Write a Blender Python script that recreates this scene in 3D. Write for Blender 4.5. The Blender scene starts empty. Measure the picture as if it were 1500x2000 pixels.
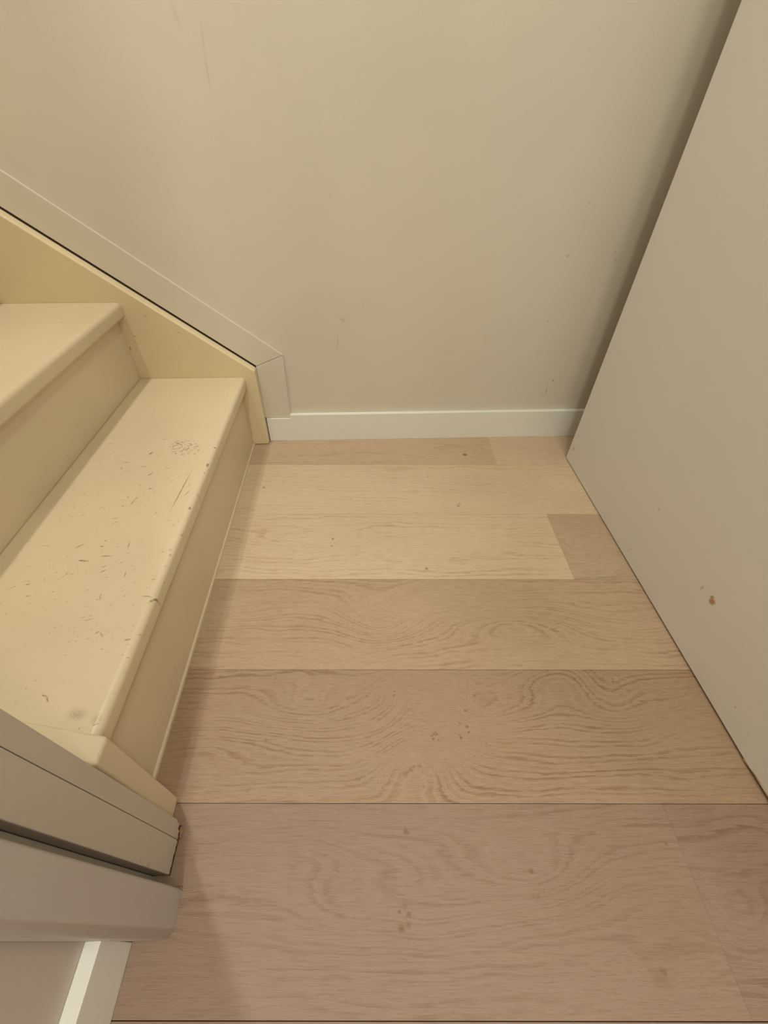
import bpy, bmesh, math, random
import numpy as np
from mathutils import Matrix, Vector

C = bpy.context.scene.collection
S = 0.78                      # one layout unit (the height of the lens above the floor) in metres

# ---------------------------------------------------------------- camera
cam_d = bpy.data.cameras.new('camera')
cam = bpy.data.objects.new('camera', cam_d); C.objects.link(cam)
RT = Vector((0.99953764, -0.03039738, 0.00071754))
UP = Vector((0.02032053, 0.68536954, 0.72791186))
FW = Vector((0.02261839, 0.72756072, -0.68567034))
m = Matrix((( RT.x, UP.x, -FW.x, 0.3787657*S), (RT.y, UP.y, -FW.y, -1.4786201*S), (RT.z, UP.z, -FW.z, 1.0*S), (0, 0, 0, 1)))
cam.matrix_world = m
cam_d.sensor_fit = 'VERTICAL'; cam_d.sensor_height = 24.0; cam_d.sensor_width = 18.0
cam_d.lens = 832.086/2000*24.0
cam_d.shift_x = (750-726.825)/2000
cam_d.clip_start = 0.01
bpy.context.scene.camera = cam

# ---------------------------------------------------------------- world, lights, exposure
w = bpy.data.worlds.new('world'); bpy.context.scene.world = w; w.use_nodes = True
w.node_tree.nodes['Background'].inputs[0].default_value = (1.0, 0.86, 0.70, 1)
w.node_tree.nodes['Background'].inputs[1].default_value = 0.0
vs = bpy.context.scene.view_settings
vs.view_transform = 'Standard'; vs.look = 'None'; vs.gamma = 1.0; vs.use_curve_mapping = False
vs.exposure = 0.0

def area(name, loc, size, power, col, aim=None, spread=180):
    # unseen disk lamp shining down; aim = the point it is tilted towards, in layout units
    d = bpy.data.lights.new(name, 'AREA'); d.shape = 'DISK'; d.size = size; d.energy = power; d.color = col
    d.spread = math.radians(spread)
    rot = (0, 0, 0) if aim is None else (Vector(aim)-Vector(loc)).to_track_quat('-Z', 'Y').to_euler()
    o = bpy.data.objects.new(name, d); C.objects.link(o)
    o.location = tuple(c*S for c in loc); o.rotation_euler = rot
    return o
#LIGHTS
area('hall_ceiling_light', (1.00, -1.50, 3.05), 0.30, 10.2, (1.0, 1.0, 0.82))
area('far_hall_light', (0.25, -2.60, 3.05), 0.20, 17.4, (1.0, 0.98, 0.84))
area('stairwell_light', (-0.50, -0.60, 3.05), 0.07, 9.0, (1.0, 0.88, 0.67))
area('shaft_fill_light', (-0.50, -0.60, 4.30), 0.10, 10.8, (1.0, 1.0, 1.0))  # unseen lamp, added to even out the brightness of the far wall
area('side_fill_light', (2.10, -2.80, 3.00), 0.30, 13.2, (1.0, 0.82, 0.76))  # unseen lamp, added to brighten the left part of the far wall
#ENDLIGHTS

# ---------------------------------------------------------------- helpers
def mesh_obj(name, bm, mat, parent=None, bevel=0.0, seg=2, smooth=False):
    bmesh.ops.recalc_face_normals(bm, faces=bm.faces)
    me = bpy.data.meshes.new(name); bm.to_mesh(me); bm.free()
    me.materials.append(mat)
    o = bpy.data.objects.new(name, me); C.objects.link(o)
    if parent: o.parent = parent
    if bevel:
        b = o.modifiers.new('bevel', 'BEVEL'); b.width = bevel; b.segments = seg; b.limit_method = 'ANGLE'; b.angle_limit = 0.6
    if smooth or bevel:
        for p in me.polygons: p.use_smooth = True
        wn = o.modifiers.new('wn', 'WEIGHTED_NORMAL'); wn.keep_sharp = False
        if not bevel:
            me.set_sharp_from_angle(angle=0.6)
    return o

def struct(o, label=None, cat=None):
    o['kind'] = 'structure'
    if label: o['label'] = label; o['category'] = cat
    return o

def prism(poly, axis, a, b, bm=None):
    """polygon in the two other axes (in layout units) extruded along axis from a to b"""
    bm = bm or bmesh.new()
    def P(q, t):
        v = [0, 0, 0]; o = [i for i in range(3) if i != axis]
        v[o[0]] = q[0]*S; v[o[1]] = q[1]*S; v[axis] = t*S
        return bm.verts.new(v)
    A = [P(q, a) for q in poly]; B = [P(q, b) for q in poly]
    n = len(poly)
    bm.faces.new(A); bm.faces.new(B[::-1])
    for i in range(n): bm.faces.new((A[i], A[(i+1) % n], B[(i+1) % n], B[i]))
    return bm

def box(x0, x1, y0, y1, z0, z1, bm=None):
    return prism([(x0, y0), (x1, y0), (x1, y1), (x0, y1)], 2, z0, z1, bm)

# ---------------------------------------------------------------- materials
class NT:
    def __init__(s, name):
        s.m = bpy.data.materials.new(name); s.m.use_nodes = True
        s.t = s.m.node_tree; s.n = s.t.nodes; s.l = s.t.links
        s.bsdf = s.n['Principled BSDF']
        s.co = s.n.new('ShaderNodeTexCoord').outputs['Object']
    def put(s, sock, v):
        if isinstance(v, bpy.types.NodeSocket): s.l.new(v, sock)
        elif v is not None: sock.default_value = v
    def math(s, op, a, b=None, c=None, clamp=False):
        n = s.n.new('ShaderNodeMath'); n.operation = op; n.use_clamp = clamp
        s.put(n.inputs[0], a); s.put(n.inputs[1], b)
        if c is not None: s.put(n.inputs[2], c)
        return n.outputs[0]
    def maprange(s, v, a, b, c=0.0, d=1.0, smooth=True):
        n = s.n.new('ShaderNodeMapRange'); n.interpolation_type = 'SMOOTHSTEP' if smooth else 'LINEAR'
        s.put(n.inputs[0], v)
        for i, x in zip((1, 2, 3, 4), (a, b, c, d)): s.put(n.inputs[i], x)
        return n.outputs[0]
    def mix(s, f, a, b, mode='MIX'):
        n = s.n.new('ShaderNodeMix'); n.data_type = 'RGBA'; n.blend_type = mode
        s.put(n.inputs[0], f); s.put(n.inputs[6], a); s.put(n.inputs[7], b)
        return n.outputs[2]
    def mapping(s, vec, loc=(0, 0, 0), rot=(0, 0, 0), scale=(1, 1, 1), kind='POINT'):
        n = s.n.new('ShaderNodeMapping'); n.vector_type = kind
        s.put(n.inputs[0], vec); n.inputs[1].default_value = loc; n.inputs[2].default_value = rot; n.inputs[3].default_value = scale
        return n.outputs[0]
    def noise(s, vec, scale, detail=3.0, rough=0.5, dist=0.0):
        n = s.n.new('ShaderNodeTexNoise'); s.put(n.inputs['Vector'], vec)
        n.inputs['Scale'].default_value = scale; n.inputs['Detail'].default_value = detail
        n.inputs['Roughness'].default_value = rough; n.inputs['Distortion'].default_value = dist
        return n.outputs[0]
    def length(s, vec):
        n = s.n.new('ShaderNodeVectorMath'); n.operation = 'LENGTH'; s.put(n.inputs[0], vec); return n.outputs['Value']
    def vadd(s, a, b):
        n = s.n.new('ShaderNodeVectorMath'); n.operation = 'ADD'; s.put(n.inputs[0], a); s.put(n.inputs[1], b); return n.outputs[0]
    def swizzle(s, vec, order):
        sp = s.n.new('ShaderNodeSeparateXYZ'); s.put(sp.inputs[0], vec)
        cb = s.n.new('ShaderNodeCombineXYZ')
        s.l.new(sp.outputs[order[0]], cb.inputs[0]); s.l.new(sp.outputs[order[1]], cb.inputs[1])
        return cb.outputs[0]
    def bump(s, h, strength, dist):
        n = s.n.new('ShaderNodeBump'); n.inputs['Strength'].default_value = strength; n.inputs['Distance'].default_value = dist
        s.put(n.inputs['Height'], h); s.l.new(n.outputs[0], s.bsdf.inputs['Normal'])
    def marks(s, lst, order, ragged=0.0012):
        """worn spots and scratches: ragged ellipses in the surface's own plane"""
        p = s.swizzle(s.co, order)
        nz = s.n.new('ShaderNodeTexNoise'); s.put(nz.inputs['Vector'], p); nz.inputs['Scale'].default_value = 420; nz.inputs['Detail'].default_value = 2
        off = s.n.new('ShaderNodeVectorMath'); off.operation = 'MULTIPLY_ADD'; s.l.new(nz.outputs['Color'], off.inputs[0])
        off.inputs[1].default_value = (ragged*2, ragged*2, 0); off.inputs[2].default_value = (-ragged, -ragged, 0)
        p = s.vadd(p, off.outputs[0])
        acc = None
        for (x, y, a, b, ang, st) in lst:
            if st <= 0: continue
            q = s.mapping(p, (x, y, 0), (0, 0, ang), (a, b, 1), 'TEXTURE')
            v = s.maprange(s.length(q), 1.15, 0.55, 0.0, st, smooth=False)
            acc = v if acc is None else s.math('MAXIMUM', acc, v)
        return acc

def paint(name, col, rough=0.5, mottling=0.03, bump=0.06, bscale=260, marks=None, order=(0, 1), mark_col=(0.16, 0.10, 0.045, 1), dirt=0.0, scratch=False, spec=0.5):
    t = NT(name)
    c = (*col, 1)
    n1 = t.noise(t.co, 3.2, 3)
    dark = tuple(x*(1-mottling*2) for x in col)
    base = t.mix(t.maprange(n1, 0.35, 0.65), c, (*dark, 1))
    if dirt:
        d = t.noise(t.co, 34, 6, 0.62)
        base = t.mix(t.maprange(d, 0.60, 0.78, 0, dirt), base, (0.30, 0.20, 0.09, 1))
    if scratch:
        p = t.mapping(t.co, rot=(0, 0, 0.9), scale=(30, 150, 1))
        f = t.noise(p, 1.0, 2, 0.5)
        g = t.noise(t.co, 9, 2)
        k = t.math('MULTIPLY', t.maprange(f, 0.70, 0.76), t.maprange(g, 0.50, 0.62), clamp=True)
        base = t.mix(t.math('MULTIPLY', k, 0.40), base, (0.22, 0.14, 0.06, 1))
        f2 = t.noise(t.co, 150, 2, 0.5)
        k2 = t.math('MULTIPLY', t.maprange(f2, 0.69, 0.74), t.maprange(g, 0.45, 0.6), clamp=True)
        base = t.mix(t.math('MULTIPLY', k2, 0.5), base, (0.18, 0.12, 0.05, 1))
    if marks == 'wear':
        a = t.n.new('ShaderNodeAttribute'); a.attribute_name = 'wear'
        k = t.maprange(t.math('MULTIPLY', a.outputs['Fac'], t.maprange(t.noise(t.co, 700, 2), 0.3, 0.6, 0.35, 1.25)), 0.02, 0.85, 0, 0.92, smooth=False)
        base = t.mix(k, base, mark_col)
    elif marks:
        k = t.marks(marks, order)
        base = t.mix(k, base, mark_col)
    t.put(t.bsdf.inputs['Base Color'], base)
    t.bsdf.inputs['Roughness'].default_value = rough
    t.bsdf.inputs['Specular IOR Level'].default_value = spec
    if bump: t.bump(t.noise(t.co, bscale, 3, 0.6), bump, 0.002)
    return t.m

M = dict(
  tread1=[(-0.1693,-0.3649,0.0066,0.0021,1.16,0.8),(-0.1685,-0.4133,0.0087,0.0012,0.17,0.5),(-0.1446,-0.4393,0.0076,0.0012,0.85,0.7),(-0.1591,-0.3093,0.0046,0.0009,-0.49,0.6),(-0.1477,-0.5228,0.0159,0.0006,1.42,0.6),(-0.065,-0.4929,0.063,0.0005,1.52,0.8),(-0.1282,-0.487,0.0046,0.0008,0.17,0.7),(-0.1644,-0.5712,0.0056,0.0006,0.29,0.6),(-0.1578,-0.5815,0.0014,0.0012,0.0,0.9),(-0.164,-0.5368,0.0016,0.0015,0.0,0.7),(-0.1954,-0.5444,0.0012,0.0011,0.0,0.6),(-0.2034,-0.5409,0.0042,0.0006,0.45,0.5),(-0.1585,-0.6416,0.003,0.001,0.14,0.9),(-0.1555,-0.6511,0.0009,0.0009,-0.08,0.8),(-0.1418,-0.664,0.0099,0.0005,0.01,0.8),(-0.1786,-0.6729,0.007,0.0013,-0.12,0.9),(-0.1705,-0.6745,0.0044,0.0005,0.16,0.8),(-0.2347,-0.6679,0.0011,0.001,0.0,0.7),(-0.1977,-0.6396,0.0075,0.0021,0.68,0.35),(-0.133,-0.697,0.0058,0.0006,0.6,0.7),(-0.1358,-0.687,0.0043,0.0005,0.46,0.6),(-0.0895,-0.6865,0.0009,0.0008,-0.08,0.7),(-0.113,-0.64,0.0088,0.0005,1.77,0.6),(-0.1939,-0.7073,0.0142,0.0006,0.87,0.25),(-0.2418,-0.7208,0.0043,0.0011,0.31,0.6),(-0.229,-0.7431,0.0035,0.0008,0.25,0.7),(-0.2636,-0.7266,0.0067,0.0012,0.59,0.25),(-0.1849,-0.7509,0.0008,0.0008,0.0,0.8),(-0.0922,-0.7651,0.0008,0.0007,-0.1,0.5),(-0.1487,-0.7997,0.0012,0.0011,0.0,0.35),(-0.0928,-0.8115,0.0035,0.0007,0.75,0.7),(-0.0849,-0.8153,0.006,0.0004,-0.86,0.5),(-0.0447,-0.8243,0.0051,0.0017,0.14,0.4),(-0.0351,-0.8512,0.001,0.0009,-0.08,0.5),(-0.0331,-0.9007,0.0008,0.0008,0.0,0.7),(-0.0482,-0.892,0.0007,0.0006,-0.11,0.6),(-0.1211,-0.9023,0.0056,0.0004,-0.31,0.6),(-0.1161,-0.9052,0.0009,0.0009,-0.08,0.7),(-0.1143,-0.908,0.0041,0.0005,-0.88,0.7),(-0.0395,-0.9402,0.0027,0.0007,0.44,0.8),(-0.0573,-0.9442,0.0008,0.0007,-0.1,0.8),(-0.0332,-0.7549,0.0087,0.001,1.02,0.95),(-0.044,-0.7493,0.0075,0.0004,-0.14,0.7),(-0.0672,-0.9277,0.0124,0.0073,-0.16,0.28),(-0.0415,-0.9338,0.0066,0.0061,-0.02,0.2),(-0.2114,-0.3964,0.0089,0.0009,-0.22,0.5),(-0.2032,-0.5916,0.0011,0.001,0.0,0.5),(-0.1814,-0.6124,0.0009,0.0009,0.0,0.4),(-0.1576,-0.6282,0.0038,0.0009,2.41,0.5),(-0.1453,-0.6243,0.0009,0.0009,-0.08,0.4),(-0.1276,-0.614,0.0009,0.0009,-0.08,0.4),(-0.094,-0.705,0.0058,0.0005,1.7,0.5),(-0.2888,-0.4675,0.0053,0.0008,0.59,0.3),(-0.2716,-0.4929,0.0009,0.0008,0.0,0.4),(-0.2732,-0.324,0.0063,0.0013,0.3,0.4),(-0.2123,-0.4182,0.0066,0.001,-0.91,0.4),(-0.1147,-0.4211,0.0057,0.0008,0.27,0.5),(-0.0924,-0.4634,0.0039,0.0008,0.41,0.4),(-0.0929,-0.5585,0.0046,0.0007,1.04,0.6),(-0.0509,-0.502,0.0088,0.0006,1.22,0.6),(-0.0534,-0.4772,0.006,0.0006,1.38,0.5),(-0.1156,-0.7479,0.0071,0.0004,1.79,0.5),(-0.1152,-0.7825,0.0027,0.0006,0.3,0.4),(-0.1258,-0.7852,0.0039,0.0004,0.17,0.3),(-0.1521,-0.6866,0.0009,0.0008,0.0,0.5),(-0.1904,-0.7003,0.0039,0.0005,-1.48,0.4),(-0.2545,-0.6369,0.006,0.0014,-0.22,0.25),(-0.1074,-0.6586,0.0011,0.001,0.0,0.5),(-0.0757,-0.6635,0.0011,0.001,0.0,0.3),(-0.0572,-0.6561,0.0009,0.0009,0.0,0.5),(-0.0863,-0.7284,0.0009,0.0008,0.0,0.4),(-0.1925,-0.6293,0.0009,0.0009,-0.08,0.4),(-0.0545,-0.8105,0.0008,0.0007,-0.11,0.4),(-0.1128,-0.7514,0.0007,0.0006,0.0,0.5),(-0.0342,-0.344,0.0038,0.0013,1.11,0.8),(-0.0344,-0.4095,0.0067,0.0008,1.61,0.8),(-0.0352,-0.4372,0.0035,0.0008,1.52,0.7),(-0.0344,-0.5454,0.0042,0.0009,1.62,0.9),(-0.0315,-0.6124,0.0027,0.0009,1.5,0.6),(-0.036,-0.6577,0.0078,0.001,1.73,0.8),(-0.0338,-0.6891,0.0033,0.0008,1.64,0.7),(-0.0444,-0.5825,0.0029,0.0007,1.18,0.5),(-0.0505,-0.5916,0.005,0.0006,1.35,0.4),(-0.0784,-0.3405,0.0037,0.0012,0.41,0.4364357982321505),(-0.1001,-0.3455,0.0021,0.0013,0.36,0.42907402984010123),(-0.0874,-0.3191,0.0017,0.0007,0.81,0.5046285130574517),(-0.0674,-0.3544,0.003,0.0013,0.95,0.6965157194326794),(-0.0954,-0.353,0.003,0.0013,-0.14,0.5133775440608059),(-0.1346,-0.3398,0.0027,0.0008,-0.21,0.5680810606812852),(-0.1282,-0.3403,0.0023,0.001,0.66,0.5995664454192893),(-0.1037,-0.3331,0.0023,0.0013,0.44,0.45147185946455326),(-0.1268,-0.3363,0.0035,0.0012,0.08,0.42657856084758533),(-0.1122,-0.3456,0.0036,0.0014,0.15,0.516710521871345),(-0.0885,-0.3342,0.0024,0.0014,0.58,0.6944057247012287),(-0.1083,-0.3416,0.0029,0.0013,-0.04,0.7078605169266955),(-0.1278,-0.3423,0.0015,0.0008,0.84,0.5958251385401327),(-0.114,-0.3682,0.0017,0.0012,-0.37,0.5558614788334626),(-0.1331,-0.33,0.0028,0.0011,0.81,0.7206882772961005),(-0.1099,-0.3346,0.0026,0.001,0.97,0.4256103037824619),(-0.1187,-0.3486,0.0026,0.0009,0.22,0.5149888846651027),(-0.1229,-0.3602,0.0033,0.0007,0.31,0.6431994870383979),(-0.1227,-0.3178,0.0026,0.0012,-0.33,0.3996058473253088),(-0.1088,-0.3132,0.0028,0.0008,1.02,0.7270343398907921),(-0.127,-0.3498,0.0036,0.0015,0.79,0.3660364498564673),(-0.0783,-0.3482,0.0019,0.0011,1.12,0.616623358440104),(-0.1129,-0.3503,0.0033,0.0007,0.43,0.3897311059576698),(-0.116,-0.3321,0.0026,0.001,0.83,0.7203234389117036),(-0.1133,-0.3212,0.0019,0.0013,0.36,0.7463187274068228),(-0.0903,-0.3495,0.003,0.0007,0.64,0.6817671798884023),(-0.1031,-0.3181,0.0021,0.001,0.33,0.6861864258888729),(-0.1039,-0.3596,0.0038,0.0015,0.62,0.6730195812858403),(-0.0931,-0.349,0.0031,0.0014,0.77,0.6047394691466403),(-0.092,-0.3432,0.0018,0.0009,0.15,0.47488201291202076),(-0.0848,-0.3588,0.0018,0.0015,0.9,0.5280500772241072),(-0.1237,-0.3258,0.0037,0.0014,0.45,0.48433976396098266),(-0.0932,-0.3381,0.0024,0.0009,0.76,0.7044536925416531),(-0.0966,-0.3378,0.0024,0.0014,-0.37,0.48568996328964753),(-0.1111,-0.3551,0.0015,0.0009,0.51,0.5752612939719703),(-0.0871,-0.368,0.0037,0.0015,0.09,0.3728823665022587),(-0.1265,-0.3359,0.0037,0.0011,0.63,0.6537944560661123),(-0.0736,-0.3407,0.0037,0.0011,0.62,0.6139576923520873),(-0.0862,-0.3645,0.0032,0.0009,0.31,0.3991157011064064),(-0.0977,-0.3558,0.0017,0.0007,0.24,0.685484278748989),(-0.116,-0.36,0.0028,0.0007,-0.16,0.4126128850927013),(-0.0931,-0.3439,0.0028,0.0012,0.93,0.3570134685487156),(-0.0908,-0.3336,0.0018,0.0012,0.17,0.36509807201446554),(-0.1235,-0.3246,0.0017,0.0008,0.37,0.3585319358006217),(-0.1213,-0.335,0.0035,0.001,-0.08,0.6169818130112421),(-0.0817,-0.3545,0.003,0.001,-0.03,0.5809454795163917),(-0.1216,-0.3611,0.0033,0.001,0.57,0.4260519982369526),(-0.1191,-0.3285,0.0028,0.0015,0.58,0.6732998906535762),(-0.0716,-0.3693,0.003,0.0013,0.05,0.539985567669144),(-0.1271,-0.3358,0.0017,0.0011,0.25,0.37309003966759297),(-0.1096,-0.3263,0.0032,0.0014,0.96,0.4592384706552388),(-0.1174,-0.3586,0.0021,0.0009,1.16,0.39625146154675794),(-0.115,-0.3221,0.0018,0.0013,0.94,0.3624170672006526),(-0.1127,-0.3337,0.0027,0.0012,-0.27,0.7255315634622497),(-0.101,-0.3505,0.0035,0.0011,0.69,0.7134037937767642),(-0.0807,-0.3312,0.0037,0.0014,-0.11,0.5162569296630652),(-0.0987,-0.3692,0.0031,0.0007,0.16,0.46491131209692715),(-0.0982,-0.3721,0.0033,0.0009,0.25,0.6312519520206821),(-0.0953,-0.3512,0.0028,0.001,0.12,0.37959297871048236),(-0.1234,-0.3495,0.004,0.0011,-0.22,0.5447068454124941),(-0.1298,-0.3219,0.0026,0.0011,0.47,0.6685768135803634),(-0.0891,-0.3356,0.003,0.001,0.46,0.6713983997437584),(-0.1152,-0.3222,0.0032,0.0012,0.88,0.6039564498451129),(-0.1152,-0.3657,0.0033,0.0009,0.03,0.6192785890082217),(-0.1014,-0.3524,0.0022,0.0011,0.8,0.5820253977886468),(-0.1218,-0.3269,0.0039,0.0015,0.52,0.6273377962869255),(-0.0988,-0.3178,0.0036,0.0009,0.05,0.3547685312177452),(-0.067,-0.3614,0.0024,0.0007,-0.19,0.557040049355572),(-0.1262,-0.3195,0.0029,0.0013,0.09,0.4250770873776064),(-0.103,-0.3538,0.0029,0.001,0.33,0.4421064728729067),(-0.0939,-0.3296,0.0037,0.0012,-0.01,0.6449926674832687),(-0.0911,-0.3577,0.0034,0.0011,-0.18,0.38312940924421074),(-0.0743,-0.3382,0.0026,0.0013,1.07,0.39337865955326834),(-0.0957,-0.3719,0.0028,0.0007,0.08,0.5479478872678393),(-0.1065,-0.3222,0.002,0.0014,0.09,0.5342801892027037),(-0.1967,-0.7642,0.0019,0.0006,0.71,0.3044144485615658),(-0.1021,-0.821,0.0014,0.0005,-0.4,0.5322905241482803),(-0.1949,-0.6861,0.0014,0.0007,0.59,0.35069127911583314),(-0.1596,-0.5955,0.0012,0.0007,0.09,0.5125065283295065),(-0.162,-0.585,0.0028,0.0006,0.51,0.5353415766938608),(-0.1268,-0.8098,0.0014,0.0006,1.42,0.4351847427874232),(-0.2195,-0.7786,0.0016,0.0004,0.81,0.25438007508265886),(-0.0701,-0.8137,0.0011,0.0003,0.61,0.3159599821707999),(-0.0858,-0.7369,0.0024,0.0006,0.39,0.2663449073899526),(-0.0382,-0.7511,0.0025,0.0006,0.49,0.3592790174113707),(-0.1279,-0.5583,0.0025,0.0005,-0.32,0.4045577395597558),(-0.2846,-0.3849,0.0022,0.0006,-0.3,0.43620825168955113),(-0.2624,-0.6364,0.0028,0.0003,-0.03,0.3548958793806884),(-0.0451,-0.8014,0.0011,0.0006,-0.44,0.4954835540829058),(-0.0666,-0.8217,0.002,0.0003,0.54,0.2616333131109447),(-0.3018,-0.3643,0.004,0.0007,0.95,0.2517949530349137),(-0.0697,-0.4421,0.0034,0.0008,0.38,0.4098639361191182),(-0.0394,-0.7501,0.0016,0.0003,-0.25,0.428947904104584),(-0.2737,-0.3774,0.0035,0.0005,0.93,0.27732509995669596),(-0.0427,-0.8476,0.0017,0.0006,0.22,0.37071948122545506),(-0.067,-0.8428,0.0019,0.0005,-0.17,0.24111367991127602),(-0.0823,-0.4489,0.0024,0.0007,0.55,0.4958624814172876),(-0.1849,-0.8299,0.0009,0.0006,-0.59,0.38693153756316634),(-0.1339,-0.5896,0.0009,0.0005,0.61,0.43618981032924486),(-0.0561,-0.4585,0.0011,0.0005,-0.72,0.546436739903007),(-0.1193,-0.5221,0.0024,0.0005,0.17,0.4608577230495804),(-0.2933,-0.3969,0.0018,0.0005,0.15,0.23020619203915685),(-0.0488,-0.6568,0.0023,0.0005,-0.11,0.4383756427967451),(-0.2517,-0.3941,0.0012,0.0007,1.29,0.5020490050455866),(-0.2697,-0.3583,0.0015,0.0006,0.6,0.5466841675426),(-0.0629,-0.5801,0.0031,0.0004,0.01,0.4985130480187488),(-0.2741,-0.3457,0.0022,0.0008,-0.59,0.20577624414003653),(-0.1492,-0.5313,0.0027,0.0006,-0.2,0.44831728559059647),(-0.1863,-0.3734,0.0023,0.0007,-0.39,0.22703944944639107),(-0.1411,-0.7349,0.0024,0.0006,0.21,0.32518279758982477),(-0.1298,-0.6429,0.0022,0.0004,0.06,0.4446514218933342),(-0.0582,-0.7661,0.0018,0.0004,0.7,0.3200910170906369),(-0.1959,-0.5997,0.0017,0.0007,0.98,0.38404772663187103),(-0.1179,-0.7532,0.0018,0.0003,0.41,0.5012719010659394),(-0.2242,-0.4595,0.0024,0.0009,0.84,0.2512328082371319),(-0.149,-0.3739,0.0027,0.0005,0.89,0.47418332600522084),(-0.2687,-0.385,0.0016,0.0004,-0.5,0.4267460241763946),(-0.1232,-0.8412,0.0007,0.0004,0.15,0.45044383330060556),(-0.1219,-0.7096,0.0029,0.0006,-0.02,0.3386289664249783),(-0.1634,-0.7555,0.0024,0.0006,0.0,0.27354908981391585),(-0.1305,-0.7647,0.0012,0.0003,1.21,0.44956116476446617),(-0.1256,-0.7665,0.0016,0.0005,0.76,0.22612041770768695),(-0.0625,-0.3962,0.0025,0.0006,0.81,0.3251303619187569),(-0.1838,-0.7341,0.0006,0.0003,0.35,0.5415995745039381),(-0.0994,-0.7986,0.0007,0.0006,0.93,0.41557284168985176),(-0.1872,-0.5983,0.0016,0.0006,-0.59,0.4334398340361473),(-0.1464,-0.4895,0.0021,0.0006,-0.27,0.49035384754648764),(-0.1726,-0.6999,0.0006,0.0006,0.0,0.44037123847592463),(-0.2293,-0.5613,0.0029,0.0006,-0.21,0.4155222204930137),(-0.2537,-0.6538,0.0012,0.0005,-0.21,0.2719869988925969),(-0.2186,-0.7574,0.0016,0.0006,1.2,0.30913312595435305),(-0.2814,-0.4847,0.0032,0.0009,-0.25,0.30503087310035293),(-0.0754,-0.838,0.0013,0.0005,0.08,0.5256964988895436),(-0.1291,-0.5282,0.0021,0.0004,-0.38,0.21592935627486665),(-0.2253,-0.3689,0.0036,0.0006,0.99,0.47135498900444134),(-0.1618,-0.8092,0.0018,0.0005,0.91,0.4529553456124862),(-0.1962,-0.4248,0.0023,0.0005,1.22,0.4683530412223073),(-0.1184,-0.6758,0.0026,0.0006,0.51,0.2956744346118484),(-0.2205,-0.5944,0.0015,0.0005,1.14,0.5400873013188542),(-0.1173,-0.4997,0.0024,0.0006,1.36,0.510761246142455),(-0.0326,-0.8141,0.002,0.0005,0.35,0.5064222662230915),(-0.0516,-0.6497,0.0022,0.0004,0.38,0.3152183090292131),(-0.1049,-0.4539,0.0028,0.0006,0.76,0.5346720867164694),(-0.214,-0.4568,0.0025,0.0008,-0.38,0.2987585043007932),(-0.1351,-0.506,0.0035,0.0006,-0.25,0.35503056632612034),(-0.1327,-0.8419,0.0014,0.0004,1.7,0.36911350861985215),(-0.2072,-0.6634,0.002,0.0006,0.67,0.40577967088239797),(-0.1223,-0.6144,0.0007,0.0003,0.67,0.4009349134109478),(-0.042,-0.8321,0.0018,0.0006,0.28,0.2817095049727305),(-0.2007,-0.5371,0.0024,0.0007,1.2,0.38012462574674966),(-0.2255,-0.6589,0.0016,0.0007,0.99,0.41259914428651023),(-0.0784,-0.747,0.002,0.0006,0.72,0.5046074382874842),(-0.0458,-0.8103,0.0023,0.0005,-0.23,0.23311045868865543),(-0.1289,-0.8018,0.0007,0.0006,0.67,0.4823428773577267),(-0.0934,-0.8256,0.0021,0.0004,-0.17,0.2387723548820121),(-0.1605,-0.6969,0.0014,0.0006,1.31,0.2583436539446627),(-0.1583,-0.8007,0.002,0.0005,0.36,0.35407158703181285),(-0.1046,-0.8053,0.002,0.0003,0.74,0.2883547362967681),(-0.2193,-0.7118,0.0019,0.0007,1.68,0.5082660574851554),(-0.158,-0.5197,0.0023,0.0004,-0.35,0.25484330110356207),(-0.2343,-0.5999,0.0009,0.0007,1.14,0.21127870395913909),(-0.1819,-0.7018,0.0026,0.0007,0.46,0.47296248536706026),(-0.2435,-0.7144,0.0019,0.0007,-0.28,0.41300665240362333),(-0.2278,-0.4685,0.0018,0.0005,1.04,0.5303825640924602),(-0.0768,-0.5365,0.0023,0.0005,-0.24,0.30722536608341794),(-0.1209,-0.8458,0.0017,0.0006,0.05,0.3713976842392671),(-0.0691,-0.6649,0.0011,0.0006,0.51,0.4164700669184007),(-0.044,-0.7346,0.0012,0.0006,0.09,0.365100995741528),(-0.0788,-0.343,0.0035,0.0006,0.15,0.5379302835478521),(-0.2477,-0.5643,0.0023,0.0004,-0.02,0.43755836126367986),(-0.054,-0.3989,0.0016,0.0009,0.41,0.41727528225261146),(-0.073,-0.3471,0.002,0.0006,-0.29,0.39603954541467024),(-0.1251,-0.7651,0.0017,0.0007,0.85,0.3715117032654148),(-0.2624,-0.4061,0.0037,0.0008,0.88,0.4127865731448872),(-0.0695,-0.8085,0.0019,0.0006,0.3,0.3247041321006912),(-0.0675,-0.8029,0.0018,0.0004,-0.24,0.36459937269286),(-0.147,-0.4678,0.0007,0.0005,0.29,0.39299447533441423),(-0.2475,-0.4377,0.0036,0.0007,-0.01,0.28161099278985846),(-0.125,-0.3564,0.0017,0.0004,0.6,0.2648663025062764),(-0.1108,-0.6791,0.0022,0.0005,0.93,0.5017164262678999),(-0.0944,-0.7617,0.0023,0.0006,0.63,0.22184510334393298),(-0.1534,-0.4752,0.003,0.0007,1.15,0.48368469955584054),(-0.2386,-0.7096,0.0012,0.0004,0.52,0.3630635402033182),(-0.0827,-0.6945,0.0022,0.0007,0.79,0.22255046982332827),(-0.1266,-0.8249,0.0017,0.0004,0.0,0.37253538550162846)],
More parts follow.
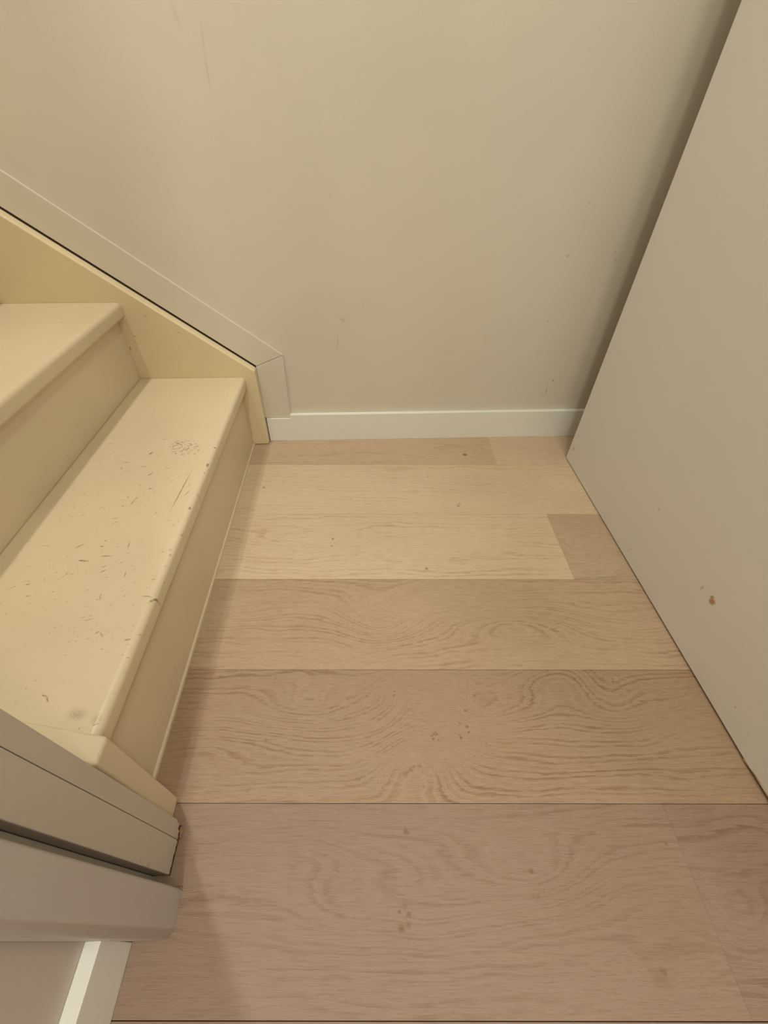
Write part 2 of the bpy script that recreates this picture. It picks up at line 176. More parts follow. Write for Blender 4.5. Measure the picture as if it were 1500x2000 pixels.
  riser1=[(-0.2088,0.014,0.0146,0.0022,-1.68,0.4),(-0.4469,0.1783,0.0041,0.0011,-1.76,0.9),(-0.7762,0.0489,0.0019,0.001,-1.12,0.7),(-0.8165,0.02,0.0026,0.0014,-1.16,0.5),(-0.8638,0.1411,0.0014,0.0008,-1.16,0.8),(-0.9192,0.1821,0.0098,0.0033,-1.25,0.5),(-0.903,0.0633,0.0013,0.0007,-1.22,0.7),(-0.9191,0.0436,0.0014,0.0008,-1.28,0.7),(-0.7462,0.0243,0.0074,0.0011,0.13,0.4),(-0.6893,0.0138,0.0069,0.0013,-0.06,0.5),(-0.8562,0.0011,0.0062,0.001,-3.02,0.4),(-0.5091,0.0041,0.0082,0.0009,-0.15,0.5)],
  tread2=[(-0.3776,-0.1341,0.0071,0.0017,-0.22,0.7),(-0.4036,-0.1598,0.0062,0.0009,0.28,0.4),(-0.4398,-0.0603,0.0014,0.0012,-0.06,0.6),(-0.3933,-0.2322,0.0209,0.0007,1.54,0.3),(-0.3546,-0.2715,0.0028,0.0009,-0.02,0.4),(-0.3788,-0.345,0.0049,0.001,1.32,0.2)],
  nose2=[(-0.4299,0.4058,0.0134,0.0042,-2.66,0.35),(-0.2288,0.4046,0.0094,0.0028,-2.52,0.3),(-0.5046,0.4132,0.0036,0.0014,-3.09,0.4)],
  riser2=[(-0.4079,0.3393,0.0019,0.0015,-0.56,0.5),(-0.3997,0.2506,0.005,0.0012,-0.81,0.5),(-0.474,0.3902,0.0014,0.0011,-0.53,0.3),(-0.3914,0.3665,0.0013,0.001,-0.49,0.3),(-0.2328,0.3028,0.0014,0.001,-0.48,0.3),(-0.0024,0.629,0.0018,0.0012,-0.14,0.0)],
  stringer=[(-0.2493,0.398,0.0035,0.0032,0.0,0.35),(-0.2941,0.3463,0.005,0.0019,-0.86,0.6),(-0.3191,0.314,0.0063,0.0019,-1.76,0.9),(-0.1777,0.3555,0.0024,0.0022,-0.03,0.5),(-0.1595,0.3327,0.003,0.0027,0.0,0.3),(-0.3361,0.3979,0.0015,0.0013,-0.05,0.2)],
  wall=[(0.017,0.8779,0.0185,0.0032,-1.72,0.12),(0.0142,0.8345,0.028,0.0024,-1.58,0.16),(-0.0243,0.9066,0.0165,0.0049,-1.38,0.1),(0.2537,0.3709,0.0073,0.0066,-0.01,0.25),(0.2361,0.3125,0.0261,0.0024,-1.6,0.2),(0.8167,0.5183,0.0037,0.0032,0.0,0.5),(0.8764,0.1895,0.0037,0.0034,-0.02,0.7),(0.8664,0.1562,0.0101,0.0026,-1.38,0.5),(0.8112,0.3628,0.0026,0.0023,-0.03,0.6),(0.8094,0.2704,0.0027,0.0024,-0.03,0.4),(0.933,0.5265,0.003,0.0026,0.0,0.4),(0.9396,0.5097,0.003,0.0027,0.0,0.4),(0.834,0.6249,0.004,0.0034,0.0,0.2),(-0.3261,0.5842,0.005,0.0024,-0.94,0.4)],
  door=[(-0.7278,0.1419,0.008,0.0066,2.18,0.95),(-0.697,0.1412,0.007,0.0026,1.68,0.45),(-0.5148,0.1702,0.0031,0.0024,2.39,0.6),(-0.5063,0.035,0.0037,0.0026,2.3,0.45),(-0.1234,0.0495,0.0083,0.005,2.53,0.4),(-0.8761,0.0515,0.0023,0.0019,1.98,0.6),(-0.8884,0.0837,0.0016,0.0013,1.98,0.3),(-0.9453,0.0029,0.0029,0.0024,1.83,0.3),(-0.7229,0.1474,0.0049,0.004,2.19,0.9)],
  post=[(-1.0585,0.1132,0.0034,0.0006,-2.05,0.8),(-1.0588,0.086,0.0065,0.0033,-1.45,0.25),(-1.0365,0.099,0.0022,0.0011,-1.42,0.25),(-1.0716,0.107,0.002,0.0011,-1.46,0.3),(-1.0591,-0.0058,0.0147,0.0017,-1.51,0.8),(-1.0557,-0.0363,0.0028,0.0013,-1.46,0.7)],
  casing=[(-1.0941,0.093,0.0023,0.0005,-2.16,0.6),(-1.0775,0.0136,0.0064,0.0029,-1.48,0.35),(-1.0745,0.0254,0.0128,0.0012,-1.55,0.5),(-1.1045,0.1054,0.0017,0.0008,-1.51,0.15)],
  string_end=[(-0.9624,0.0393,0.0053,0.0026,-1.33,0.35),(-0.9751,0.0569,0.0076,0.0039,-1.34,0.15)],
)
KNOTS = [(0.2885,1.0891,0.008,0.9),(0.2332,0.8527,0.0056,0.6),(0.2372,0.861,0.0042,0.5),(-0.3088,0.9294,0.0044,0.5),(-0.0987,0.7306,0.0038,0.8),(-0.0995,0.7065,0.0032,0.6),(0.1271,0.6344,0.0042,0.7),(0.1618,0.9792,0.0037,0.4),(0.041,0.3457,0.0028,0.8),(0.0398,0.3381,0.0023,0.7),(0.1881,0.3383,0.0023,0.7),(0.1669,0.3108,0.0027,0.8),(0.1536,0.2889,0.0022,0.7),(0.1653,0.2838,0.0036,0.8),(0.1673,0.2746,0.0026,0.8),(0.1519,0.2663,0.0031,0.9),(0.1508,0.2705,0.0026,0.7),(0.107,0.272,0.0026,0.8),(0.1023,0.2687,0.0026,0.7),(0.1112,0.2704,0.0022,0.7),(0.1044,0.2638,0.0026,0.7),(0.1138,0.2622,0.0026,0.6),(0.1099,0.2745,0.0018,0.6),(0.0542,0.2106,0.005,0.5),(0.0629,0.2172,0.005,0.6),(0.0578,0.2143,0.0033,0.6),(0.0683,0.2217,0.0033,0.5),(0.0783,0.2217,0.0042,0.5),(0.0825,0.1935,0.0024,0.5),(-0.1808,0.2611,0.0035,0.6),(0.1935,0.2551,0.0026,0.4),(0.0515,0.1348,0.0046,0.75),(0.0487,0.1391,0.0019,0.4),(0.0441,0.0541,0.0048,0.5),(0.0369,0.0476,0.0027,0.75),(0.0491,0.0456,0.0038,0.75),(0.0395,0.0314,0.0047,0.85),(0.0485,0.0358,0.0034,0.7),(0.045,0.0339,0.002,0.5),(0.0377,0.0348,0.0027,0.5),(0.2244,0.0905,0.0043,0.85),(0.2214,0.0641,0.0035,0.4),(0.228,0.0652,0.0028,0.5),(0.2357,0.0699,0.0021,0.5),(0.4296,0.1212,0.003,0.65),(0.3633,-0.006,0.0051,0.65),(0.3559,-0.0133,0.0107,0.3),(0.3626,-0.0188,0.0075,0.2),(0.4523,0.3646,0.0029,0.6),(0.4534,0.3696,0.0024,0.5),(0.4665,0.3756,0.0024,0.4),(0.4749,0.3481,0.0047,0.25),(0.4364,0.3705,0.0019,0.4),(-0.1832,0.3697,0.0039,0.35),(-0.1829,0.3618,0.0024,0.5)]


WALL = (0.70, 0.660, 0.570)
CREAM = (0.69, 0.60, 0.42)
TRIMC = (0.54, 0.495, 0.425)
mat_wall = paint('painted_plaster_wall', WALL, 0.62, 0.015, 0.10, 330, M['wall'], (0, 2), (0.36, 0.30, 0.20, 1), spec=0.25)
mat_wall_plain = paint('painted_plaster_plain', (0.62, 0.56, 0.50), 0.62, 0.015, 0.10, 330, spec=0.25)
mat_board = paint('painted_cover_board', (0.70, 0.655, 0.57), 0.5, 0.01, 0.03, 260)
mat_base = paint('white_skirting_paint', (0.84, 0.86, 0.82), 0.38, 0.01, 0.01, 200)
mat_ceiling = paint('ceiling_paint', (0.78, 0.75, 0.70), 0.8)
mat_tread1 = paint('worn_cream_paint_bottom_tread', CREAM, 0.36, 0.03, 0.05, 70, 'wear', (0, 1), (0.17, 0.11, 0.04, 1), 0.12, True)
mat_tread2 = paint('worn_cream_paint_upper_tread', CREAM, 0.36, 0.03, 0.05, 70, M['tread2'], (0, 1), (0.30, 0.20, 0.09, 1), 0.08)
mat_riser1 = paint('cream_paint_bottom_riser', CREAM, 0.40, 0.03, 0.05, 60, M['riser1'], (1, 2), (0.22, 0.13, 0.05, 1), 0.05)
mat_riser2 = paint('cream_paint_upper_riser', CREAM, 0.40, 0.03, 0.05, 60, M['riser2'], (1, 2), (0.30, 0.20, 0.09, 1), 0.03)
mat_string = paint('cream_paint_stringer', (0.755, 0.655, 0.435), 0.30, 0.03, 0.04, 50, M['stringer'], (0, 2), (0.35, 0.22, 0.09, 1), 0.04)
mat_string2 = paint('cream_paint_near_stringer', CREAM, 0.36, 0.03, 0.05, 50, M['string_end'], (1, 2), (0.35, 0.26, 0.14, 1), 0.14)
mat_post = paint('beige_paint_jamb', TRIMC, 0.45, 0.02, 0.04, 120, M['post'], (1, 2), (0.24, 0.16, 0.08, 1), 0.05)
mat_casing = paint('beige_paint_casing', (0.52, 0.49, 0.47), 0.45, 0.02, 0.03, 120, M['casing'], (1, 2), (0.30, 0.22, 0.12, 1), 0.03)
mat_door = paint('beige_door_paint', (0.74, 0.725, 0.715), 0.50, 0.01, 0.05, 300, M['door'], (1, 2), (0.42, 0.26, 0.12, 1))
mat_dark = paint('shadow_gap_dark', (0.06, 0.035, 0.02), 0.9)
mat_raw = paint('bare_splintered_wood', (0.42, 0.27, 0.13), 0.8, 0.15, 0.5, 400, dirt=0.5)

KNOB = None
def floor_material():
    t = NT('oak_plank_floor')
    def attr(n):
        a = t.n.new('ShaderNodeAttribute'); a.attribute_name = n; return a
    g = attr('grain').outputs['Fac']; tone = attr('tone').outputs['Color']; st = attr('contrast').outputs['Fac']
    seed = attr('plank_seed').outputs['Fac']
    sp = t.n.new('ShaderNodeSeparateXYZ'); t.put(sp.inputs[0], t.co)
    cb = t.n.new('ShaderNodeCombineXYZ'); t.put(cb.inputs[0], sp.outputs[0]); t.put(cb.inputs[1], sp.outputs[1]); t.put(cb.inputs[2], seed)
    p = cb.outputs[0]
    # ragged ring edges
    jag = t.noise(t.mapping(p, scale=(22, 300, 1)), 1.0, 4, 0.65)
    wob = t.noise(t.mapping(p, scale=(6, 20, 1)), 1.0, 4, 0.55)
    gg = t.math('ADD', g, t.math('ADD', t.math('MULTIPLY', jag, 1.1), t.math('MULTIPLY', wob, 2.4)))
    s1 = t.math('SINE', t.math('MULTIPLY', gg, 6.2832))
    ring = t.maprange(s1, -0.5, 1.0, 0, 1)
    s2 = t.math('SINE', t.math('MULTIPLY', gg, 2.13))
    ring2 = t.maprange(s2, -0.8, 1.0, 0.25, 1)
    s3 = t.maprange(t.math('SINE', t.math('MULTIPLY', gg, 15.1)), -0.2, 1.0, 0, 1)
    fade = t.maprange(t.noise(t.mapping(p, scale=(4, 12, 1)), 1.0, 3, 0.5), 0.34, 0.64, 0.12, 1.0)
    fade2 = t.maprange(t.noise(t.mapping(p, scale=(30, 160, 1)), 1.0, 3, 0.6), 0.30, 0.62, 0.25, 1.0)
    k = t.math('MULTIPLY', t.math('MULTIPLY', t.math('MULTIPLY', ring, ring2), fade), t.math('MULTIPLY', st, fade2), clamp=True)
    kf = t.math('MULTIPLY', t.math('MULTIPLY', s3, fade2), t.math('MULTIPLY', st, 0.30), clamp=True)
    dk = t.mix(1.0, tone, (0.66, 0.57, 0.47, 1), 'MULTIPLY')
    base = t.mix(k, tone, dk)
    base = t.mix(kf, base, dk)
    # pores: short fine streaks along the plank
    po = t.noise(t.mapping(p, scale=(38, 900, 1)), 1.0, 2, 0.6)
    base = t.mix(t.maprange(po, 0.50, 0.66, 0, 0.42), base, t.mix(1.0, base, (0.72, 0.62, 0.52, 1), 'MULTIPLY'))
    hi = t.noise(t.mapping(p, scale=(20, 420, 1)), 1.0, 2, 0.6)
    base = t.mix(t.maprange(hi, 0.50, 0.72, 0, 0.30), base, t.mix(1.0, base, (1.14, 1.13, 1.12, 1), 'MULTIPLY'))
    big = t.noise(t.mapping(p, scale=(3, 6, 1)), 1.0, 2, 0.5)
    base = t.mix(t.maprange(big, 0.35, 0.65, 0, 0.5), base, t.mix(1.0, base, (0.93, 0.90, 0.87, 1), 'MULTIPLY'))
    # knots
    q0 = t.swizzle(t.co, (0, 1))
    nz = t.n.new('ShaderNodeTexNoise'); t.put(nz.inputs['Vector'], q0); nz.inputs['Scale'].default_value = 160
    off = t.n.new('ShaderNodeVectorMath'); off.operation = 'MULTIPLY_ADD'; t.l.new(nz.outputs['Color'], off.inputs[0])
    off.inputs[1].default_value = (0.006, 0.006, 0); off.inputs[2].default_value = (-0.003, -0.003, 0)
    q0 = t.vadd(q0, off.outputs[0])
    acc = None; halo = None
    for (x, y, r, s) in KNOTS:
        ln = t.length(t.mapping(q0, (x, y, 0), (0, 0, 0), (r, r*0.85, 1), 'TEXTURE'))
        v = t.maprange(ln, 1.15, 0.5, 0, min(s*1.0, 0.95), smooth=False)
        acc = v if acc is None else t.math('MAXIMUM', acc, v)
    base = t.mix(acc, base, (0.20, 0.115, 0.06, 1))
    t.put(t.bsdf.inputs['Base Color'], base)
    t.bsdf.inputs['Roughness'].default_value = 0.52
    t.bsdf.inputs['Specular IOR Level'].default_value = 0.35
    t.bump(t.math('ADD', po, t.math('MULTIPLY', k, -0.6)), 0.12, 0.0008)
    return t.m
mat_floor = floor_material()

# ---------------------------------------------------------------- floor
# planks run across the hall, turned 1.8 degrees against the walls
ANG = 0.0314
OX, OY = -0.425*S, 1.466*S
def fnoise(u, v, seed, fu, fv, n=10):
    r = np.random.RandomState(seed); z = np.zeros_like(u)
    for i in range(n):
        a = r.uniform(0.35, 1.6)
        z += np.sin(2*np.pi*(u*fu*a*r.choice([-1, 1]) + v*fv*r.uniform(-1, 1)) + r.uniform(0, 6.28))/a**0.5
    return z/n**0.5
PW = 0.2776*S; Y0 = 1.329*S
A_ = lambda u0, v0, su, sv, amp: (u0, v0, su, sv, amp)
# (row, end joints in u, per piece: tone, contrast, ring pitch, bumps)
LIGHT = (0.625, 0.500, 0.355); MID = (0.460, 0.342, 0.238); PINK_SHADED = (0.305, 0.216, 0.159); GREY = (0.47, 0.362, 0.262)  # near rows get darker tones: the light's falloff is put into plank colour
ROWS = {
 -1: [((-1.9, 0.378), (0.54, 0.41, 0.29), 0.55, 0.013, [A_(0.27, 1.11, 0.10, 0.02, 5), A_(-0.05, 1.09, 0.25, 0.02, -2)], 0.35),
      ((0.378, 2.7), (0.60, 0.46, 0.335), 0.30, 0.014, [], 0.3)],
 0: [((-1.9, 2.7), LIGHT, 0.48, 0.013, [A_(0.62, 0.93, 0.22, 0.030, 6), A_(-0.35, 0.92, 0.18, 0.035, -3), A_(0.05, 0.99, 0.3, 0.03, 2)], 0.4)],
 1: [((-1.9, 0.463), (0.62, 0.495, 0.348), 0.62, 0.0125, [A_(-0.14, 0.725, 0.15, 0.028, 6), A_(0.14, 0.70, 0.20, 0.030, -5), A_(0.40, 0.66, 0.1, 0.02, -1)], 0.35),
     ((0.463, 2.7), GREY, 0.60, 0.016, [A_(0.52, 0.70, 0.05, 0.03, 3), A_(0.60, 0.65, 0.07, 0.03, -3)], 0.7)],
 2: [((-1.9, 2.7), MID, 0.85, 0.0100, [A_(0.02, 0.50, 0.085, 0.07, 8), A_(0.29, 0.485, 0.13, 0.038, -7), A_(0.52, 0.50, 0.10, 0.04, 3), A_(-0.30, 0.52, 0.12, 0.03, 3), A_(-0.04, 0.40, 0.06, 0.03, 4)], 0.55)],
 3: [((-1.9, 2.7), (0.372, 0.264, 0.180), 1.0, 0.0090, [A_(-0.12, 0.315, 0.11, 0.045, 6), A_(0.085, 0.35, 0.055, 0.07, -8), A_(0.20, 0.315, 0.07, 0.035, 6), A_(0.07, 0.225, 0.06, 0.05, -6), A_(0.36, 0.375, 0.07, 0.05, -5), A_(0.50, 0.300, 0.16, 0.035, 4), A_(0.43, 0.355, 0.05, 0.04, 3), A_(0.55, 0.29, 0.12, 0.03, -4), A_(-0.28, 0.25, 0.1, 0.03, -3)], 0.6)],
 4: [((-1.9, 0.449), PINK_SHADED, 0.55, 0.0100, [A_(0.05, 0.055, 0.15, 0.040, 5), A_(0.235, 0.09, 0.12, 0.035, 5), A_(0.36, 0.07, 0.08, 0.04, -4), A_(-0.15, 0.10, 0.15, 0.03, -3), A_(0.36, -0.02, 0.06, 0.03, 4)], 0.55),
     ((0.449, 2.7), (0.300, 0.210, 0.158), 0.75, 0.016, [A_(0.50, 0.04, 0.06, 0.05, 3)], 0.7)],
 5: [((-1.9, 2.7), PINK_SHADED, 0.6, 0.011, [], 0.5)],
}
GAPS = {0: 0.0002, 1: 0.0003, 2: 0.0005, 3: 0.0006, 4: 0.0007, 5: 0.0010}
def build_floor():
    verts = []; faces = []; G = []; T = []; CT = []; SD = []
    ex = (math.cos(ANG), -math.sin(ANG)); ey = (math.sin(ANG), math.cos(ANG))
    pid = 0
    for row in range(-1, 18):
        v1 = Y0 - row*PW; v0 = v1 - PW
        if row == -1: v1 = Y0 + 0.24*S; v0 = Y0
        g_top = GAPS.get(row, 0.0006)/2; g_bot = GAPS.get(row+1, 0.0006)/2
        if row == -1: g_top = 0
        rr = random.Random(row*7+3)
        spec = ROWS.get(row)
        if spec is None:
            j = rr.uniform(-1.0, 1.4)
            spec = [((-1.9, j), rr.choice([MID, PINK_SHADED, LIGHT, GREY]), rr.uniform(.5, .9), 0.011, [A_(rr.uniform(-1, 1), (v0+v1)/2, .15, .04, rr.uniform(-7, 7)) for _ in range(3)], 0.5),
                    ((j, 2.7), rr.choice([MID, PINK_SHADED, LIGHT, GREY]), rr.uniform(.5, .9), 0.011, [], 0.5)]
        fine = row <= 6
        for (u0, u1), tone, con, pitch, bumps, wob in spec:
            pid += 1
            a = u0 + 0.0001; b = u1 - 0.0001
            du = 0.007 if fine else 0.03
            if fine:      # dense only where the hall floor is seen
                us = np.concatenate([np.arange(a, -0.55, 0.08) if a < -0.55 else [], np.arange(max(a, -0.55), min(b, 1.0), du), np.arange(1.0, b, 0.08) if b > 1.0 else [], [b]])
            else: us = np.append(np.arange(a, b, du), b)
            nv = 56 if fine else 14
            vv = np.linspace(v0+g_bot, v1-g_top, nv)
            U, V = np.meshgrid(us, vv)
            vc = (v0+v1)/2
            g = (V-vc)/pitch + wob*fnoise(U, V, pid*11+1, 1.6, 5.0) + 0.35*wob*fnoise(U, V, pid*13+5, 7.0, 14.0)
            for (bu, bv, su, sv, amp) in bumps:
                g = g + amp*np.exp(-((U-bu)/su)**2 - ((V-bv)/sv)**2)
            base = len(verts)
            for u, v in zip(U.ravel(), V.ravel()):
                x = u-OX; y = v-OY
                verts.append((x*math.cos(ANG)+y*math.sin(ANG), -x*math.sin(ANG)+y*math.cos(ANG), 0.0))
            G.extend(g.ravel().tolist())
            k = U.size
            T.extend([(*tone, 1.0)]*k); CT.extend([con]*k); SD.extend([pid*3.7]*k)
            nu = len(us)
            for i in range(nv-1):
                for j in range(nu-1):
                    q = base+i*nu+j
                    faces.append((q, q+1, q+nu+1, q+nu))
    me = bpy.data.meshes.new('floor'); me.from_pydata(verts, [], faces)
    for n, d in (('grain', G), ('contrast', CT), ('plank_seed', SD)):
        at = me.attributes.new(n, 'FLOAT', 'POINT'); at.data.foreach_set('value', np.array(d, dtype=np.float32))
    at = me.attributes.new('tone', 'FLOAT_COLOR', 'POINT'); at.data.foreach_set('color', np.array(T, dtype=np.float32).ravel())
    me.materials.append(mat_floor)
    o = bpy.data.objects.new('floor', me); C.objects.link(o)
    return o
# the knots and the grain are laid out in the floor object's own frame
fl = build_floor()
R_ = Matrix.Rotation(-ANG, 4, 'Z')
inv = R_.inverted()
fl.data.transform(inv)            # own frame: plank direction = x
fl.data.transform(Matrix.Translation((OX, OY, 0)))
fl.matrix_world = R_ @ Matrix.Translation((-OX, -OY, 0))
struct(fl)
sub = mesh_obj('subfloor', box(-2.45, 3.3, -4.6, 0.12, -0.03, -0.004), mat_dark); sub.parent = fl; sub.matrix_parent_inverse = fl.matrix_world.inverted()

# ---------------------------------------------------------------- room shell
H = 3.10
HS = 5.6          # unseen stairwell shaft, opened upward so the lamp in it evens the wall
struct(mesh_obj('wall_back', box(-2.45, 1.50, 0.044, 0.16, -0.02, HS), mat_wall))
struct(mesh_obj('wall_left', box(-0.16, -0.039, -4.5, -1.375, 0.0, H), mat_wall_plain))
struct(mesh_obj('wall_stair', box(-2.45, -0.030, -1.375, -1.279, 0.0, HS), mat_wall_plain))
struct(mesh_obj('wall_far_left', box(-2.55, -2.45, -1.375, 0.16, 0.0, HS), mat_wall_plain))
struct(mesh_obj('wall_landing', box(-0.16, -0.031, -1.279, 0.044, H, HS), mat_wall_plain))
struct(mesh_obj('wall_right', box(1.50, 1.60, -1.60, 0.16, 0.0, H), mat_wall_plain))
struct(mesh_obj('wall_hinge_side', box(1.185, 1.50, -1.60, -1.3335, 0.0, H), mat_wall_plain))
struct(mesh_obj('wall_side_room', box(1.60, 3.20, -1.60, -1.50, 0.0, H), mat_wall_plain))  # unseen side room, added to let the side lamp's light in
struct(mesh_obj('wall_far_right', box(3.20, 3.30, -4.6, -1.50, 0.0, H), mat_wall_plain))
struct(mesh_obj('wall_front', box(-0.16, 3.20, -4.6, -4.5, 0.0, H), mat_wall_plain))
struct(mesh_obj('ceiling', box(-0.16, 3.3, -4.6, 0.16, H, H+0.08), mat_ceiling))
struct(mesh_obj('ceiling', box(-2.55, -0.03, -1.375, 0.16, HS, HS+0.08), mat_ceiling))

# baseboards: square edged, 9.5 cm
struct(mesh_obj('baseboard_back', box(0.0035, 1.50, 0.0262, 0.0438, 0.0006, 0.1185), mat_base, bevel=0.0010), 'white skirting board along the far wall', 'baseboard')
struct(mesh_obj('baseboard_left', box(-0.0388, -0.0155, -4.5, -1.4415, 0.0006, 0.1175), mat_base, bevel=0.0010), 'white skirting board in the near left corner', 'baseboard')

# flat cover board on the far wall following the stair, mitred into a short upright
SL = 0.7545
top = lambda x: 0.3593 - SL*(x-0.1028)
inn = lambda x: 0.3205 - SL*x
gap = 0.0006
o = mesh_obj('trim_1', prism([(-0.0015-gap, 0.3182), (0.1028-gap, 0.3593), (-2.30, top(-2.30)), (-2.30, inn(-2.30))], 1, 0.0345, 0.0438), mat_board, bevel=0.0006, seg=1)
struct(o, 'flat beige cover board running up the wall along the stair string', 'trim board')
o = mesh_obj('trim_2', prism([(-0.0015+gap, 0.3182-gap*2), (0.1028, 0.3593-gap*2), (0.0990, 0.1192), (0.0975, 0.1045), (-0.0015, 0.1045)], 1, 0.0340, 0.0438), mat_board, bevel=0.0006, seg=1)
struct(o, 'short upright cover board between skirting and sloping board', 'trim board')
rc = mesh_obj('gap_shade_strip', prism([(0.0, 0.3215), (-2.29, 0.3215+SL*2.29), (-2.29, 0.3215+SL*2.29-0.03), (-0.03, 0.3060), (-0.001, 0.10), (0.003, 0.10)], 1, 0.0345, 0.0437), mat_dark, bpy.data.objects['trim_1'])  # near-black strip, the shade of the crack put in as colour
rc['label'] = 'dark strip standing in for the shade in the crack above the string'
# the skirting is cut lower under the upright
bb = bpy.data.objects['baseboard_back']
bb.modifiers.clear()
bm = prism([(0.0035, 0.0006), (1.50, 0.0006), (1.50, 0.1185), (0.0985, 0.1185), (0.0985, 0.1040), (0.0035, 0.1040)], 1, 0.0262, 0.0338)
prism([(0.0991, 0.0010), (1.50, 0.0010), (1.50, 0.1185), (0.0991, 0.1185)], 1, 0.0338, 0.0438, bm)
bmesh.ops.recalc_face_normals(bm, faces=bm.faces); bm.to_mesh(bb.data); bm.free()
for p in bb.data.polygons: p.use_smooth = False

# ---------------------------------------------------------------- staircase
st = bpy.data.objects.new('staircase', None); C.objects.link(st)
st['label'] = 'cream painted wooden staircase with worn treads climbing to the left'; st['category'] = 'staircase'
YN, YF = -1.2370, -0.0010
def arc(cx, cz, r, a0, a1, n=5):
    return [(cx+r*math.cos(math.radians(a0+(a1-a0)*i/n)), cz+r*math.sin(math.radians(a0+(a1-a0)*i/n))) for i in range(n+1)]
def worn_tread(prof):
    # dense mesh, so that each scratch and chip of the paint can be stored on it
    ring = [np.array(prof[0])]
    a, b = np.array(prof[0]), np.array(prof[1]); n = int(np.linalg.norm(b-a)*S/0.0011)
    ring = [a+(b-a)*i/n for i in range(n)] + [np.array(p) for p in prof[1:]]
    ring = np.array(ring)*S; N = len(ring)
    ys = np.linspace(YN*S, YF*S, 900); Mr = len(ys)
    X = np.repeat(ring[None, :, 0], Mr, 0); Z = np.repeat(ring[None, :, 1], Mr, 0); Y = np.repeat(ys[:, None], N, 1)
    W = np.zeros_like(X)
    xc = ring[:, 0]
    topm = (ring[:, 1] > (0.293-0.014)*S)
    for (mx, my, a_, b_, ang, s_) in M['tread1']:
        b_ = max(b_, 0.0008); R = a_*1.3+0.002
        i0, i1 = np.searchsorted(ys, [my-R, my+R])
        js = np.where((abs(xc-mx) < R) & topm)[0]
        if i1 <= i0 or len(js) == 0: continue
        j0, j1 = js[0], js[-1]+1
        dx = X[i0:i1, j0:j1]-mx; dy = Y[i0:i1, j0:j1]-my
        u = (dx*math.cos(ang)+dy*math.sin(ang))/a_; v = (-dx*math.sin(ang)+dy*math.cos(ang))/b_
        W[i0:i1, j0:j1] = np.maximum(W[i0:i1, j0:j1], min(1.0, s_*1.35)*(np.clip((1.2-np.hypot(u, v))/0.7, 0, 1) if b_ < 0.005 else np.exp(-(u*u+v*v)*1.2)))
    idx = np.arange(N*Mr).reshape(Mr, N)
    q = np.stack([idx[:-1], np.roll(idx, -1, 1)[:-1], np.roll(idx, -1, 1)[1:], idx[1:]], -1).reshape(-1, 4)
    faces = q.tolist() + [idx[0].tolist()[::-1], idx[-1].tolist()]
    me = bpy.data.meshes.new('tread'); me.from_pydata(np.stack([X, Y, Z], -1).reshape(-1, 3).tolist(), [], faces)
    bm = bmesh.new(); bm.from_mesh(me); bmesh.ops.recalc_face_normals(bm, faces=bm.faces); bm.to_mesh(me); bm.free()
    at = me.attributes.new('wear', 'FLOAT', 'POINT'); at.data.foreach_set('value', W.astype(np.float32).ravel())
    me.materials.append(mat_tread1)
    o = bpy.data.objects.new('tread', me); C.objects.link(o); o.parent = st
    return o
RISE = 0.2590; RUN = 0.3463
for i in range(6):
    z = 0.293 + RISE*i; xf = -0.0390 - RUN*i; xr = xf - (0.0225 if i == 0 else 0.0297); xb = xf - RUN - 0.0297 - 0.012
    tb = 0.0423
    low = 0.085 if i == 0 else 0.0633
    prof = [(xb, z)] + arc(xf-0.013, z-0.013, 0.013, 90, 0) + arc(xf-0.006, z-tb+0.006, 0.006, 0, -60, 3) + [(xr, z-low), (xr-0.02, z-low), (xb, z-tb)]
    o = worn_tread(prof) if i == 0 else mesh_obj('tread', prism(prof, 1, YN, YF), mat_tread2, st)
    o.data.polygons.foreach_set('use_smooth', [True]*len(o.data.polygons)); o.data.set_sharp_from_angle(angle=0.5)
    if i == 0: o['label'] = 'bottom tread with scratched and scuffed paint'
    zb = 0.0 if i == 0 else z - RISE + 0.0018
    mesh_obj('riser', box(xr-0.022, xr, YN, YF, zb, z-low+0.003), mat_riser1 if i == 0 else mat_riser2, st)
# paint-clogged strip at the foot of the bottom riser
mesh_obj('base_moulding', prism([(-0.0612, 0.0), (-0.0562, 0.0), (-0.0566, 0.007), (-0.0590, 0.0095), (-0.0612, 0.010)], 1, YN, YF), mat_riser1, st)

def stringer(y0, y1, ztop, mat, lab):
    xe = -2.30
    bm = prism([(0, 0.0015), (0, ztop), (xe, ztop - SL*xe), (xe, ztop - SL*xe - 0.42), (-0.34, 0.0015)], 1, y0, y1)
    o = mesh_obj('stringer', bm, mat, st, bevel=0.0040, seg=3); o['label'] = lab
    return o
stringer(0.0002, 0.0338, 0.3157, mat_string, 'string board against the far wall')
stringer(-1.2775, -1.2380, 0.3345, mat_string2, 'string board at the near side, paint flaking at its foot')

